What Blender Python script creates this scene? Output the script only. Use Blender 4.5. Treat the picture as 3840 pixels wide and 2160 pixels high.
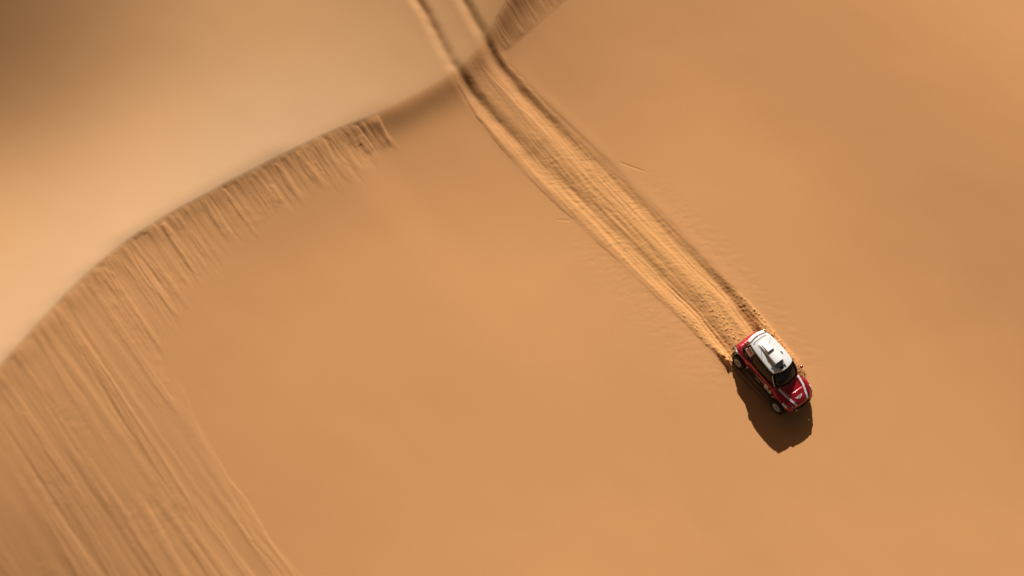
import bpy, bmesh, math, random
import numpy as np
from mathutils import Matrix, Vector
random.seed(7)
PI = math.pi
scene = bpy.context.scene
for o in list(bpy.data.objects):
    bpy.data.objects.remove(o)

# ------------------------------------------------------------------ camera, light, exposure
PITCH = math.radians(52.281)
R = np.array([[0.6079, 0.783, 0.1315], [-0.7347, 0.492, 0.4671], [0.3011, -0.3805, 0.8744]])
U_, S_, V_ = np.linalg.svd(R); R = U_ @ V_
CW = np.array([[1, 0, 0], [0, math.sin(PITCH), -math.cos(PITCH)], [0, math.cos(PITCH), math.sin(PITCH)]])
A3 = CW @ R                       # columns: downhill, across (car's left), slope normal, in world axes
F_, L_, N_ = A3[:, 0], A3[:, 1], A3[:, 2]
camloc = -CW @ np.array([13.19168619, -4.5677756, -97.7183834])
cd = bpy.data.cameras.new('camera'); cam = bpy.data.objects.new('camera', cd)
scene.collection.objects.link(cam); scene.camera = cam
cam.location = camloc; cam.rotation_euler = (PI / 2 - PITCH, 0, 0)
cd.sensor_width = 36; cd.lens = 67.0; cd.clip_start = 1; cd.clip_end = 8000

light_dir = 1.588 * F_ - 1.014 * L_ - N_          # the way the light travels
light_dir = light_dir / np.linalg.norm(light_dir)
sd = bpy.data.lights.new('sun', 'SUN'); sd.energy = 4.8; sd.angle = math.radians(0.5); sd.color = (1.0, 0.93, 0.82)
sun = bpy.data.objects.new('sun', sd); scene.collection.objects.link(sun)
sun.rotation_euler = Vector(light_dir).to_track_quat('-Z', 'Y').to_euler()
to_sun = -light_dir
elev = math.asin(to_sun[2]); azi = math.atan2(to_sun[0], to_sun[1])
w = bpy.data.worlds.new('World'); scene.world = w; w.use_nodes = True
nt = w.node_tree; sky = nt.nodes.new('ShaderNodeTexSky'); sky.sky_type = 'NISHITA'; sky.sun_disc = False
sky.sun_elevation = elev; sky.sun_rotation = azi; sky.dust_density = 4.0; sky.air_density = .5; sky.altitude = 1500
bg = nt.nodes['Background']; bg.inputs['Strength'].default_value = 0.07
fill_tint = nt.nodes.new('ShaderNodeMix'); fill_tint.data_type = 'RGBA'; fill_tint.blend_type = 'MULTIPLY'; fill_tint.inputs[0].default_value = 1; fill_tint.inputs[7].default_value = (1, .58, .28, 1)
nt.links.new(sky.outputs[0], fill_tint.inputs[6]); nt.links.new(fill_tint.outputs[2], bg.inputs['Color'])     # warm tint added to the sky so its fill turns shadows brown
scene.view_settings.view_transform = 'Standard'; scene.view_settings.look = 'None'
scene.view_settings.exposure = 0.36; scene.view_settings.gamma = 1.0
scene.render.engine = 'CYCLES'

# ------------------------------------------------------------------ noise
def _hash(ix, iy, seed):
    h = (ix.astype(np.int64) * 374761393 + iy.astype(np.int64) * 668265263 + seed * 1442695041) & 0xFFFFFFFF
    h = ((h ^ (h >> 13)) * 1274126177) & 0xFFFFFFFF
    h = h ^ (h >> 16)
    return (h & 0xFFFFFF).astype(np.float64) / 16777216.0
def gn(x, y, seed=0):
    """gradient noise, about -0.7..0.7"""
    x0 = np.floor(x); y0 = np.floor(y); fx = x - x0; fy = y - y0
    def g(dx, dy):
        a = _hash(x0 + dx, y0 + dy, seed) * 2 * PI
        return np.cos(a) * (fx - dx) + np.sin(a) * (fy - dy)
    u = fx * fx * fx * (fx * (fx * 6 - 15) + 10); v = fy * fy * fy * (fy * (fy * 6 - 15) + 10)
    return (g(0, 0) * (1 - u) + g(1, 0) * u) * (1 - v) + (g(0, 1) * (1 - u) + g(1, 1) * u) * v
def fbm(x, y, o=4, seed=0, gain=.5):
    s = 0; a = 1.0
    for i in range(o):
        s = s + a * gn(x * 2 ** i + 17.3 * i, y * 2 ** i - 9.1 * i, seed + i); a *= gain
    return s
def ss(a, b, x):
    t = np.clip((x - a) / (b - a), 0, 1); return t * t * (3 - 2 * t)
def interp(pts, v):
    pts = sorted(pts); a = np.array(pts, float)
    return np.interp(v, a[:, 0], a[:, 1])

# ------------------------------------------------------------------ terrain (local frame: x downhill, y across, h along the slope normal)
CREST = [(-120, -2), (-60, -8), (-45, -15.5), (-37, -19.6), (-33.14, -21.55), (-31.39, -22.13), (-28.38, -23.3), (-25.44, -24.2), (-22.73, -24.75), (-19.74, -24.9),
         (-17.54, -24.78), (-14.9, -24.72), (-12.13, -24.58), (-9.47, -24.4), (-7.4, -24.05), (-5.99, -23.91), (-4.26, -23.86), (-2.07, -23.9),
         (-0.32, -24.35), (0.95, -25.1), (3.06, -26.13), (4.74, -26.9), (9, -28.6), (20, -32), (60, -40)]
def crest_x(y):
    k = [(-3, 1), (-2.25, 2), (-1.5, 4), (-.75, 6), (0, 7), (.75, 6), (1.5, 4), (2.25, 2), (3, 1)]
    c = sum(wt * interp(CREST, y + .8 * d) for d, wt in k) / 33.
    return c + .05 * gn(y * .45, y * 0, 2) + .025 * gn(y * 1.6, y * 0, 4)
AEND = [(-60, 60), (-26.3, 60), (-26.0, -3), (-25.6, -5), (-26.1, -10.4), (-24.95, -16.7), (-23.93, -19.3), (-23.44, -19.4), (-21.81, -20.45), (-19.47, -21.1),
        (-17.88, -21.5), (-14.48, -21.9), (-12.77, -22.0), (-11.86, -21.57), (-10.55, -21.5), (-7.6, -22.05), (-7.42, -23.6), (-7.35, -60), (1.5, -60), (1.55, -23.6), (6.28, -24.15), (9, -25.2), (14, -27), (60, -40)]
AS = [(-17.64, -10.58, 0.060), (-15.37, -15.59, 0.020), (-10.84, -15.56, -0.028), (-12.63, -20.76, -0.019), (-4.02, -20.56, 0.000), (1.7, -13.56, 0.019), (-3.22, -9.59, -0.028), (-4.35, -3.33, 0.000), (-10.65, -7.18, 0.019), (-10.91, 4.08, -0.009), (-16.74, 6.1, -0.046), (-20.15, 4.07, -0.107), (-22.06, 2.73, -0.189), (-22.01, 7.52, -0.090), (-13.55, 14.38, -0.049), (-9.27, 27.65, 0.015), (-8.16, 17.78, -0.058), (1.49, 16.82, -0.080), (-0.65, 10.63, -0.049), (6.99, 5.29, 0.000), (9.88, -3.11, 0.030), (14.61, 3.63, 0.020), (8.35, 9.93, -0.050), (3.91, -6.79, 0.019), (-17.92, -5.1, -0.055), (-21.46, -7.79, -0.046), (-21.78, -4.88, -0.157), (-20.61, -2.14, -0.090), (-17.61, -18.93, 0.000), (-16.63, -22.77, -0.028), (-8.76, -24.98, -0.046), (-15.55, -25.03, -0.090), (-9.39, -30.54, -0.173), (-14.88, -31.42, -0.157), (-12.88, -35.5, -0.303), (-17.8, -33.25, -0.189), (-19.63, -28.47, -0.107), (-21.19, -22.9, -0.090), (-22.84, -17.0, -0.132), (-23.38, -10.75, -0.189), (-17.54, 0.09, -0.073), (-9.53, -2.68, -0.009), (-24.6, 3.77, -0.348), (-24.91, 1.92, -0.262), (0, 0, 0.000), (3, -1, 0.000)]
AW = [(-23.62, -30.5, 0.375), (-24.17, -28.68, 0.437), (-25.59, -24.0, 0.412), (-24.37, -26.3, 0.437), (-26.4, -19.52, 0.339), (-27.01, -17.51, 0.270), (-27.27, -23.73, 0.375), (-28.12, -27.82, 0.293), (-27.15, -14.1, 0.258), (-26.94, -9.11, 0.181), (-28.19, -11.69, 0.128), (-25.81, -6.39, 0.098), (-24.83, -2.6, 0.000), (-28.37, -4.54, -0.019), (-28.6, -2.55, -0.090), (-26.35, 1.34, -0.189), (-29.13, -17.76, 0.199), (-29.97, -22.05, 0.231), (-30.8, -26.22, 0.239), (-33.56, -24.58, 0.014), (-32.76, -20.32, 0.090), (-31.18, -14.77, 0.090), (-31.05, -9.74, 0.071), (-34.83, -14.07, -0.030), (-35.63, -18.54, -0.147), (-35.66, -21.74, -0.179), (-37.85, -22.03, -0.408), (-39.33, -19.53, -0.438), (-37.24, -15.89, -0.249), (-33.72, -9.66, -0.013)]
LX, LY = 1.588 / 1.884, -1.014 / 1.884
def coarse():
    """broad dune form: the slope seen by the light is given at a few places, the rest follows by least squares"""
    st = .6
    gx = np.arange(-66, 50, st); gy = np.arange(-64, 56, st)
    X, Y = np.meshgrid(gx, gy, indexing='ij')
    def field(A, sig):
        num = np.zeros_like(X); den = np.full_like(X, 1e-4)
        for ax, ay, g in A:
            wg = np.exp(-((X - ax) ** 2 + (Y - ay) ** 2) / (2 * sig * sig)); num += wg * g; den += wg
        return num / den
    T = X - crest_x(Y)
    G = np.where(T > 0, field(AS, 3.0), field(AW, 3.0))
    c4 = lambda Z: (Z[1:, 1:] + Z[:-1, 1:] + Z[1:, :-1] + Z[:-1, :-1]) / 4
    g = c4(G); Xc = c4(X); Yc = c4(Y)
    wd = 1 / (1 + (np.hypot(Xc + 10, Yc + 6) / 34) ** 6)
    def dxy(H):
        a = H[1:, 1:] - H[:-1, :-1]; b_ = H[1:, :-1] - H[:-1, 1:]
        return (a + b_) / (2 * st), (a - b_) / (2 * st)
    def dxyT(p, q):
        R_ = np.zeros_like(X); u = (p + q) / (2 * st); v = (p - q) / (2 * st)
        R_[1:, 1:] += u; R_[:-1, :-1] -= u; R_[1:, :-1] += v; R_[:-1, 1:] -= v
        return R_
    def lap(H):
        return H[:-2, 1:-1] + H[2:, 1:-1] + H[1:-1, :-2] + H[1:-1, 2:] - 4 * H[1:-1, 1:-1]
    def lapT(r):
        R_ = np.zeros_like(X); R_[:-2, 1:-1] += r; R_[2:, 1:-1] += r; R_[1:-1, :-2] += r; R_[1:-1, 2:] += r; R_[1:-1, 1:-1] -= 4 * r; return R_
    wl = np.where(np.abs(T[1:-1, 1:-1]) < 1.2, .002, .25)
    wf = .30 * (np.abs(T) < .8) * ss(-34, -31, Y) * (1 - ss(-1, 3, Y)) + .8 * np.exp(-(np.hypot(X - .5, Y + .5) / 3.6) ** 4)
    tgt = np.where(T > 3, .37, 0.)
    lam = .012
    def A_(H):
        p, q = dxy(H); l = wd * (LX * p + LY * q); c = lam * (-LY * p + LX * q)
        return dxyT(LX * l - LY * c, LY * l + LX * c) + lapT(wl * lap(H)) + wf * H + 1e-6 * H
    rhs = dxyT(LX * wd * g, LY * wd * g) + wf * tgt
    H = np.zeros_like(X); r = rhs - A_(H); p_ = r.copy(); rs = (r * r).sum()
    for it in range(900):
        Ap = A_(p_); al = rs / (p_ * Ap).sum(); H += al * p_; r -= al * Ap; rn = (r * r).sum()
        if rn < 1e-9: break
        p_ = r + rn / rs * p_; rs = rn
    def hermite(x, y):
        # bicubic (Catmull-Rom) lookup, so that the shading stays smooth between the coarse cells
        i = np.clip((x - gx[0]) / st, 1, len(gx) - 2.001); j = np.clip((y - gy[0]) / st, 1, len(gy) - 2.001)
        a = i.astype(int); b = j.astype(int); u = i - a; v = j - b
        def bs(t): return ((1 - t) ** 3 / 6, (3 * t ** 3 - 6 * t * t + 4) / 6, (-3 * t ** 3 + 3 * t * t + 3 * t + 1) / 6, t ** 3 / 6)
        U = bs(u); V = bs(v); r = 0
        for p in range(4):
            for q in range(4):
                r = r + U[p] * V[q] * H[np.clip(a + p - 1, 0, len(gx) - 1), np.clip(b + q - 1, 0, len(gy) - 1)]
        return r
    return hermite
HB = coarse()

V1 = [(-60, -1.2), (-36, -.8), (-30, -.95), (-27.74, -1.2), (-26.19, -1.55), (-24.5, -1.93), (-22.32, -1.9), (-20.73, -1.69), (-17.14, -1.3), (-13.33, -0.8), (-9.57, -0.78), (-7.57, -0.62), (-5.07, -0.45), (-2.51, -0.6), (-1.4, -0.68), (3, -.68)]
V2 = [(-60, 1.1), (-36, 1.3), (-30, 1.3), (-27.58, 1.05), (-25.57, 0.72), (-23.95, 0.43), (-21.38, 0.5), (-18.68, 0.74), (-16.58, .92), (-14.17, 1.08), (-11.59, 1.12), (-9.25, 1.22), (-7.29, 1.32), (-4.95, 1.5), (-2.34, 1.28), (-1.4, 1.02), (3, 1.0)]
LE = [(-60, -1.6), (-28.41, -1.65), (-26.57, -2.1), (-24.17, -2.54), (-21.01, -2.75), (-17.57, -2.62), (-13.26, -2.19), (-10.4, -1.98), (-7.37, -1.8), (-4.27, -1.65), (-2.12, -1.5), (3, -1.3)]
RE = [(-60, 1.1), (-27.26, 1.2), (-23.93, 0.85), (-21.28, .95), (-15.65, 1.45), (-13.21, 1.65), (-8.51, 1.85), (-5.47, 2.0), (-2.51, 2.1), (0.07, 2.0), (1.5, 1.7), (3, 1.5)]
def bell(d, a, b):
    """asymmetric bell: half-width a on the low side, b on the high side"""
    return np.exp(-np.where(d < 0, d / a, d / b) ** 2)
def terrain(X, Y):
    t = X - crest_x(Y)
    fade = np.exp(-(np.maximum(0, np.hypot(X + 8, Y + 4) - 45) / 60) ** 2)
    h = HB(X, Y)
    far = 1 - fade
    h = h * fade + far * (fbm(X / 160, Y / 220, 3, 40) * 30 - 2) 
    slip = ss(-.05, .1, t)
    # -- brink: a steep lip just under the crest
    k = ss(-11, -8, Y)
    wl = .70 + .40 * k
    A = (.19 + .18 * k) * ss(-60, -40, Y) * (1 - ss(8, 20, Y))
    tp = np.maximum(t, 0)
    h = h - A * (1 - np.exp(-(tp / wl) ** (1.2 + .5 * k)))
    h = h - (.37 - .19 - .18 * k) * (1 - np.exp(-(tp / 8) ** 2)) * ss(-60, -40, Y)
    # -- sand slides running down from the crest
    end = interp(AEND, Y + .2 * gn(X * .6, Y * 1.2, 3))
    left = 1 - ss(-7.6, -7.2, Y)
    dl = end - X + .9 * gn(Y * .9, X * .12, 5)
    m = ss(-.2, .9, dl) * ss(.0, .25, t) * left
    age = ss(-22, -12, X)
    yy = Y + .22 * gn(X * .25, Y * .25, 11) + .05 * gn(X * 1.2, Y * 1.2, 12)
    patchy = ss(-.35, .3, gn(X * .35, Y * .45, 13))
    stk = (.026 * gn(yy * 3.6, X * .2, 23) + .013 * gn(yy * 8, X * .5, 24) * (1 - .6 * age)) * (.25 + .75 * patchy)
    stk = stk * (.3 + 1.0 * patchy)
    stk = stk + .040 * gn(yy * .8, X * .05, 25) * (.5 + 1.1 * age) + .022 * gn(yy * 1.9, X * .09, 26) * (.6 + .8 * age)
    stk = stk + .020 * fbm(X * 1.3, yy * 1.6, 3, 28) * ss(0, .3, gn(X * .3, Y * .5, 29))
    h = h + m * stk * .54
    # single tongues: a low raised slab with thin edges, widening and ending in a rounded toe
    rg = np.random.RandomState(11)
    reg = (Y > -38) & (Y < -7) & (X > -27) & (X < 14)
    xr = X[reg]; yr = Y[reg]; add = np.zeros_like(xr)
    if reg.any():
        cols = X[:, 0] if X.ndim == 2 else None
        for i in range(150):
            y0 = rg.uniform(-33.5, -7.6)
            c0 = float(crest_x(np.array([y0]))[0]); e0 = float(interp(AEND, np.array([min(y0, -7.62)]))[0])
            far_ = e0 > 0
            if far_:
                x0 = c0 + (rg.uniform(.0, .3) if rg.rand() < .45 else rg.uniform(.5, 14)); Ln = rg.uniform(3, 17)
            else:
                x0 = c0 + (rg.uniform(.05, .35) if rg.rand() < .8 else rg.uniform(.2, .5) * (e0 - c0)); Ln = (e0 - x0) * rg.uniform(.5, 1.22)
            if i % 9 == 0: Ln *= .35
            Ln = max(Ln, .5)
            w0 = rg.uniform(.10, .42) * (1.5 if far_ and rg.rand() < .5 else 1); dr = rg.uniform(-.05, .03); am = rg.uniform(.005, .018) * (1.1 if far_ else 1)
            sg = 1 if rg.rand() < .72 else -1
            sel = (xr > x0 - .1) & (xr < x0 + Ln + .1) & (np.abs(yr - y0) < 2.6)
            if not sel.any(): continue
            xs = xr[sel]; s_ = np.clip((xs - x0) / Ln, 0, 1)
            yc = y0 + dr * (xs - x0) + .10 * gn(xs * .5, xs * 0 + i, 90) + .03 * gn(xs * 2, xs * 0 + i, 91)
            wv = w0 * (.35 + .75 * s_) * np.sqrt(np.clip(1 - s_ ** 4, 0, 1)) + 1e-3
            d = np.abs(yr[sel] - yc) / wv
            add[sel] += sg * am * (1 - ss(.62, 1.0, d)) * ss(0, .12, s_) * (1 - ss(.75 if Ln < 6 else .9, 1, s_) * .75) * (1 - .35 * (1 - ss(0, .7, d)))
        h[reg] += add
    # scars where slides broke off under the lip
    q = gn(Y * .75, Y * 0, 31); q2 = gn(Y * 2.2, Y * 0, 32)
    q3 = gn(Y * 5.0, Y * 0, 37)
    scar = (np.clip(q * 2, 0, 1) * .09 + np.clip(q2 * 2, -.4, 1) * .05 + np.clip(q3 * 2, -.3, 1) * .018) * bell(t - .30 - .25 * q2, .16, .8) * ss(-7.2, -8.5, Y)
    h = h - scar * .45
    # raised end of the slides beside the smooth face, and the long rim bounding them further down
    h = h + .05 * bell(Y + 7.55 + .15 * (t - .3), .5, .06) * ss(.1, .6, t) * (1 - ss(1.5, 2.1, t))
    h = h + .014 * bell(Y - interp([(-17, -24.7), (-10.4, -25.9), (-4.8, -25.3), (10, -25.3)], X) - .12 * gn(X * .4, X * 0, 35), .6, .10) * ss(-17.5, -16, X)
    # -- the steep streaked wedge right of the tracks
    eW = interp([(-10, -23.6), (1.55, -23.6), (6.28, -24.25), (9, -24.9), (14, -26), (60, -40)], Y)
    cw = crest_x(Y)
    onw = ss(.75, 1.25, Y + .3 * (X + 24)) * (1 - ss(10, 22, Y))
    h = h - .05 * np.clip(X - cw, 0, np.maximum(0, eW - cw)) * onw * np.exp(-np.maximum(0, X - eW) / 5)
    wd = ss(0, .35, eW - X) * onw * ss(0, .3, t)
    h = h + wd * (.014 * gn(yy * 4.5, X * .6, 38) + .010 * gn(yy * 3, X * .25, 33) + .022 * gn(yy * 1.1, X * .1, 34) + .010 * gn(yy * 8, X * .4, 36))
    # -- tyre tracks
    near = (Y > -4.2) & (Y < 3.6) & (X < 4) & (X > -45)
    dist = np.zeros_like(h)
    if near.any():
        x = X[near]; y = Y[near]; hh = np.zeros_like(x); tt = t[near]
        wob = .10 * gn(x * .35, x * 0, 50) + .05 * gn(x * 1.3, x * 0, 51)
        y1 = y - interp(V1, x) - wob + .16; y2 = y - interp(V2, x) - wob * .8 + .16
        le = interp(LE, x) + .10 * gn(x * .5, x * 0, 52) + .05 * gn(x * 2, x * 0, 53); re = interp(RE, x) + .12 * gn(x * .5, x * 0, 54) + .06 * gn(x * 2, x * 0, 55)
        eg = interp([(-60, .2), (-21, .2), (-16, .6), (-8, .5), (-3, .2)], x)
        band = ss(-.06, 1, (y - le) / eg) * ss(-.06, 1, (re - y) / eg)
        onface = ss(-25.2, -23, x)
        ends = 1 - ss(-.2, 1.2, x)
        band = band * ends * onface
        D = interp([(-60, .1), (-30, .20), (-27.5, .18), (-25.5, .16), (-24, .12), (-22.5, .15), (-21, .155), (-18, .125), (-15, .10), (-11, .10), (-7, .13), (-4, .19), (-1.8, .24), (-1.2, .10), (1.4, .05), (1.8, 0), (9, 0)], x)
        wa = interp([(-30, .30), (-24, .40), (-18, .55), (-11, .55), (-6, .42), (-2, .36)], x)
        wb = interp([(-30, .24), (-24, .30), (-18, .40), (-11, .42), (-6, .36), (-2, .30)], x)
        rough = 1 + .18 * gn(x * 1.1, y * 1.5, 56)
        hh -= D * rough * (bell(y1, wa, wb) + bell(y2, wa, wb) * 1.05)
        # pushed-up shoulders
        B = D * .18 * interp([(-24, .35), (-18, 1)], x)
        hh += B * (bell(y1 + wa * 1.5, .3, .25) + bell(y2 + wa * 1.6, .25, .25) + bell(y2 - wb * 1.9, .14, .4) + .7 * bell(y1 - wb * 2.1, .2, .35))
        # mid rut ridge, the broken crust between the ruts
        crust = interp([(-24, -.7), (-20, -.15), (-18, .05), (-10, .2), (-3, .35)], x) + .12 * gn(x * .9, x * 0, 57)
        hh += .03 * ss(-.04, .05, crust - y) * ss(-24, -22, x) * (1 - ss(-18.3, -17.6, x)) * band
        # herringbone flow ripples
        dx = .80; dy = .60


        u = x * .50 + y * .86 + .25 * gn(x * .8, y * .8, 61); v = x * .86 - y * .50 
        rip = gn(v * 5.6 + 1.5 * gn(x * .9, y * .9, 66), u * 1.6, 62) * .013 * (.4 + 1.2 * ss(-.3, .3, gn(x * .7, y * 1.1, 65))) + gn(v * 11, u * 3, 63) * .010
        rip2 = fbm(x * 1.1, y * 2.6, 5, 64, .55) * .026
        ra = interp([(-25, .12), (-22, .28), (-18, .6), (-14, 1.0), (-8, .95), (-3, .6), (0, .5)], x)
        inrut = np.maximum(bell(y1, wa, wb), bell(y2, wa, wb)) * ss(-12, -6, x)
        hh += band * ra * (rip + rip2) * .72 * (1 - .55 * inrut)
        for yk, off in ((y1, -.28), (y2, -.26), (y1, -.05)):
            hh -= .030 * ss(-9, -5, x) * ends * bell(yk - off, .05, .05) - .02 * ss(-9, -5, x) * ends * bell(yk - off - .12, .06, .06)
        hh += band * .018 + band * .075 * gn(y * 1.7, x * .12, 67) * ra + band * .030 * gn(y * 5.5, x * .3, 59) * ra
        # chunky clods on the shoulders near the car
        cl = np.clip(fbm(x * 7, y * 7, 3, 68) - .08, 0, 1) * .085
        hh += cl * band * ss(-9, -3, x) * (bell(y1 + .95, .45, .3) + .6 * bell(y1 - .75, .2, .3) + bell(y2 - .65, .2, .5) + .5)
        # left rim: thin undercut line
        rim = ss(-24, -22, x) * (1 - ss(-1.2, -.4, x))
        thin = ss(.0, .3, gn(x * .3, x * 0, 58) + .15) 
        hh += (.004 + .016 * thin) * rim * bell(y - le - .10, .05, .35)
        hh += .018 * ends * ss(-24, -22, x) * bell(y - re + .22, .35, .14) * (.8 + .4 * gn(x * 1.4, x * 0, 69))
        # spray banks thrown up beside the rear wheels and the far front wheel
        hh += (.24 + .16 * gn(x * 4.5, y * 5, 71) + .06 * gn(x * 10, y * 10, 75)) * bell(y + 1.30, .12, .40) * bell(x + 1.95, .8, .45)
        hh += (.11 + .08 * gn(x * 2.2, y * 3, 72)) * bell(y - 1.62, .35, .22) * ss(-3.2, -1.6, x) * (1 - ss(.1, 1.3, x))
        # fan of loose grains left of the near wheels
        out = ss(1.9, .2, np.abs(y + 2.3)) * ss(-16, -9, x) * (1 - ss(-2, 0, x))
        hh += out * .007 * fbm(v * 3, u * 1.6, 4, 73) * (1 - band)
        out2 = ss(1.2, .1, np.abs(y - 2.7)) * ss(-15, -10, x) * (1 - ss(0, 1.5, x))
        hh += out2 * .008 * fbm(v * 3, u * 1.6, 4, 74) * (1 - band)
        # little stray runnels off the edge of the track
        for (ax, ay, bx, by, amp) in ((-13.4, -2.3, -14.0, -3.0, .012), (-14.5, 1.95, -12.9, 2.8, .018)):
            L2 = math.hypot(bx - ax, by - ay); ux, uy = (bx - ax) / L2, (by - ay) / L2
            s = (x - ax) * ux + (y - ay) * uy; d = -(x - ax) * uy + (y - ay) * ux
            hh -= amp * np.exp(-(d / .05) ** 2) * ss(-.05, .1, s) * (1 - ss(L2 * .5, L2, s))
        h[near] += hh
        dist[near] = band * ss(-25, -12, x)
    sm = .012 * gn(X * .35, Y * .5, 80) + .022 * gn(X * .09, Y * .12, 81)
    h = h + sm
    wind = 1 - ss(-.05, .3, t)
    crest_lit = np.exp(-(np.minimum(t, 0) / 7.0) ** 2) * ss(2, -14, Y)  # mask for the sunlit crest, where highlight paling is painted in
    return h, dist, wind * fade, crest_lit

def axis(segs, far):
    a = []
    for lo, hi, st in segs:
        n = int(round((hi - lo) / st)); a += list(lo + (hi - lo) * np.arange(n) / n)
    a.append(segs[-1][1])
    st = segs[-1][2]; x = a[-1]
    while x < far: st *= 1.35; x += st; a.append(x)
    st = segs[0][2]; x = a[0]; pre = []
    while x > -far: st *= 1.35; x -= st; pre.append(x)
    return np.array(pre[::-1] + a)

# ------------------------------------------------------------------ materials
def mat(name, col, rough=.5, metal=0., coat=0., **k):
    m = bpy.data.materials.new(name); m.use_nodes = True
    b = m.node_tree.nodes['Principled BSDF']
    b.inputs['Base Color'].default_value = (*col, 1); b.inputs['Roughness'].default_value = rough
    b.inputs['Metallic'].default_value = metal; b.inputs['Coat Weight'].default_value = coat
    b.inputs['Coat Roughness'].default_value = .06
    for kk, v in k.items(): b.inputs[kk.replace('_', ' ')].default_value = v
    return m
def dusty(m, amount=.35, scale=3.0, col=(.45, .27, .14)):
    n = m.node_tree; b = n.nodes['Principled BSDF']; base = tuple(b.inputs['Base Color'].default_value)
    tc = n.nodes.new('ShaderNodeTexCoord'); ns = n.nodes.new('ShaderNodeTexNoise'); ns.inputs['Scale'].default_value = scale; ns.inputs['Detail'].default_value = 6
    rp = n.nodes.new('ShaderNodeMapRange'); rp.inputs[1].default_value = .45; rp.inputs[2].default_value = .75; rp.inputs[4].default_value = amount
    mx = n.nodes.new('ShaderNodeMix'); mx.data_type = 'RGBA'; mx.inputs[6].default_value = base; mx.inputs[7].default_value = (*col, 1)
    n.links.new(tc.outputs['Object'], ns.inputs['Vector']); n.links.new(ns.outputs[0], rp.inputs[0]); n.links.new(rp.outputs[0], mx.inputs[0]); n.links.new(mx.outputs[2], b.inputs['Base Color'])
    r0 = b.inputs['Roughness'].default_value
    r2 = n.nodes.new('ShaderNodeMapRange'); r2.inputs[3].default_value = r0; r2.inputs[4].default_value = min(1, r0 + .5 * amount + .05)
    n.links.new(ns.outputs[0], r2.inputs[0]); n.links.new(r2.outputs[0], b.inputs['Roughness'])
    return m
def sand_mat(name, attrs=True, base=(.625, .318, .134)):
    m = bpy.data.materials.new(name); m.use_nodes = True; n = m.node_tree; lk = n.links.new
    b = n.nodes['Principled BSDF']; b.inputs['Roughness'].default_value = .95; b.inputs['Specular IOR Level'].default_value = .15
    tc = n.nodes.new('ShaderNodeTexCoord')
    n1 = n.nodes.new('ShaderNodeTexNoise'); n1.inputs['Scale'].default_value = .12; n1.inputs['Detail'].default_value = 5
    n2 = n.nodes.new('ShaderNodeTexNoise'); n2.inputs['Scale'].default_value = 9; n2.inputs['Detail'].default_value = 6
    lk(tc.outputs['Object'], n1.inputs['Vector']); lk(tc.outputs['Object'], n2.inputs['Vector'])
    def mix(f, a, c):
        x = n.nodes.new('ShaderNodeMix'); x.data_type = 'RGBA'
        for s, v in ((x.inputs[0], f), (x.inputs[6], a), (x.inputs[7], c)):
            if isinstance(v, tuple): s.default_value = (*v, 1)
            elif isinstance(v, float): s.default_value = v
            else: lk(v, s)
        return x.outputs[2]
    c = mix(n1.outputs[0], tuple(v * .95 for v in base), tuple(v * 1.05 for v in base))
    fr = n.nodes.new('ShaderNodeMapRange'); fr.inputs[1].default_value = .3; fr.inputs[2].default_value = .7; fr.inputs[4].default_value = .08
    lk(n2.outputs[0], fr.inputs[0]); c = mix(fr.outputs[0], c, tuple(v * .6 for v in base))
    if attrs:
        a1 = n.nodes.new('ShaderNodeAttribute'); a1.attribute_name = 'loose'
        a2 = n.nodes.new('ShaderNodeAttribute'); a2.attribute_name = 'windward'
        lf = n.nodes.new('ShaderNodeMath'); lf.operation = 'MULTIPLY'; lf.inputs[1].default_value = .4; lk(a1.outputs['Fac'], lf.inputs[0])
        c = mix(lf.outputs[0], c, (.70, .36, .125)); pale = mix(n1.outputs[0], (.53, .325, .178), (.52, .328, .184)); a3 = n.nodes.new('ShaderNodeAttribute'); a3.attribute_name = 'crest_lit'
        wc = mix(a3.outputs['Fac'], (.54, .298, .134), pale); c = mix(a2.outputs['Fac'], c, wc)  # windward sand coloured paler, standing in for washed-out sunlit tones
    lk(c, b.inputs['Base Color'])
    bp = n.nodes.new('ShaderNodeBump'); bp.inputs['Strength'].default_value = .35; bp.inputs['Distance'].default_value = .006
    n3 = n.nodes.new('ShaderNodeTexNoise'); n3.inputs['Scale'].default_value = 14; n3.inputs['Detail'].default_value = 8
    lk(tc.outputs['Object'], n3.inputs['Vector']); lk(n3.outputs[0], bp.inputs['Height']); lk(bp.outputs[0], b.inputs['Normal'])
    return m

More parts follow.
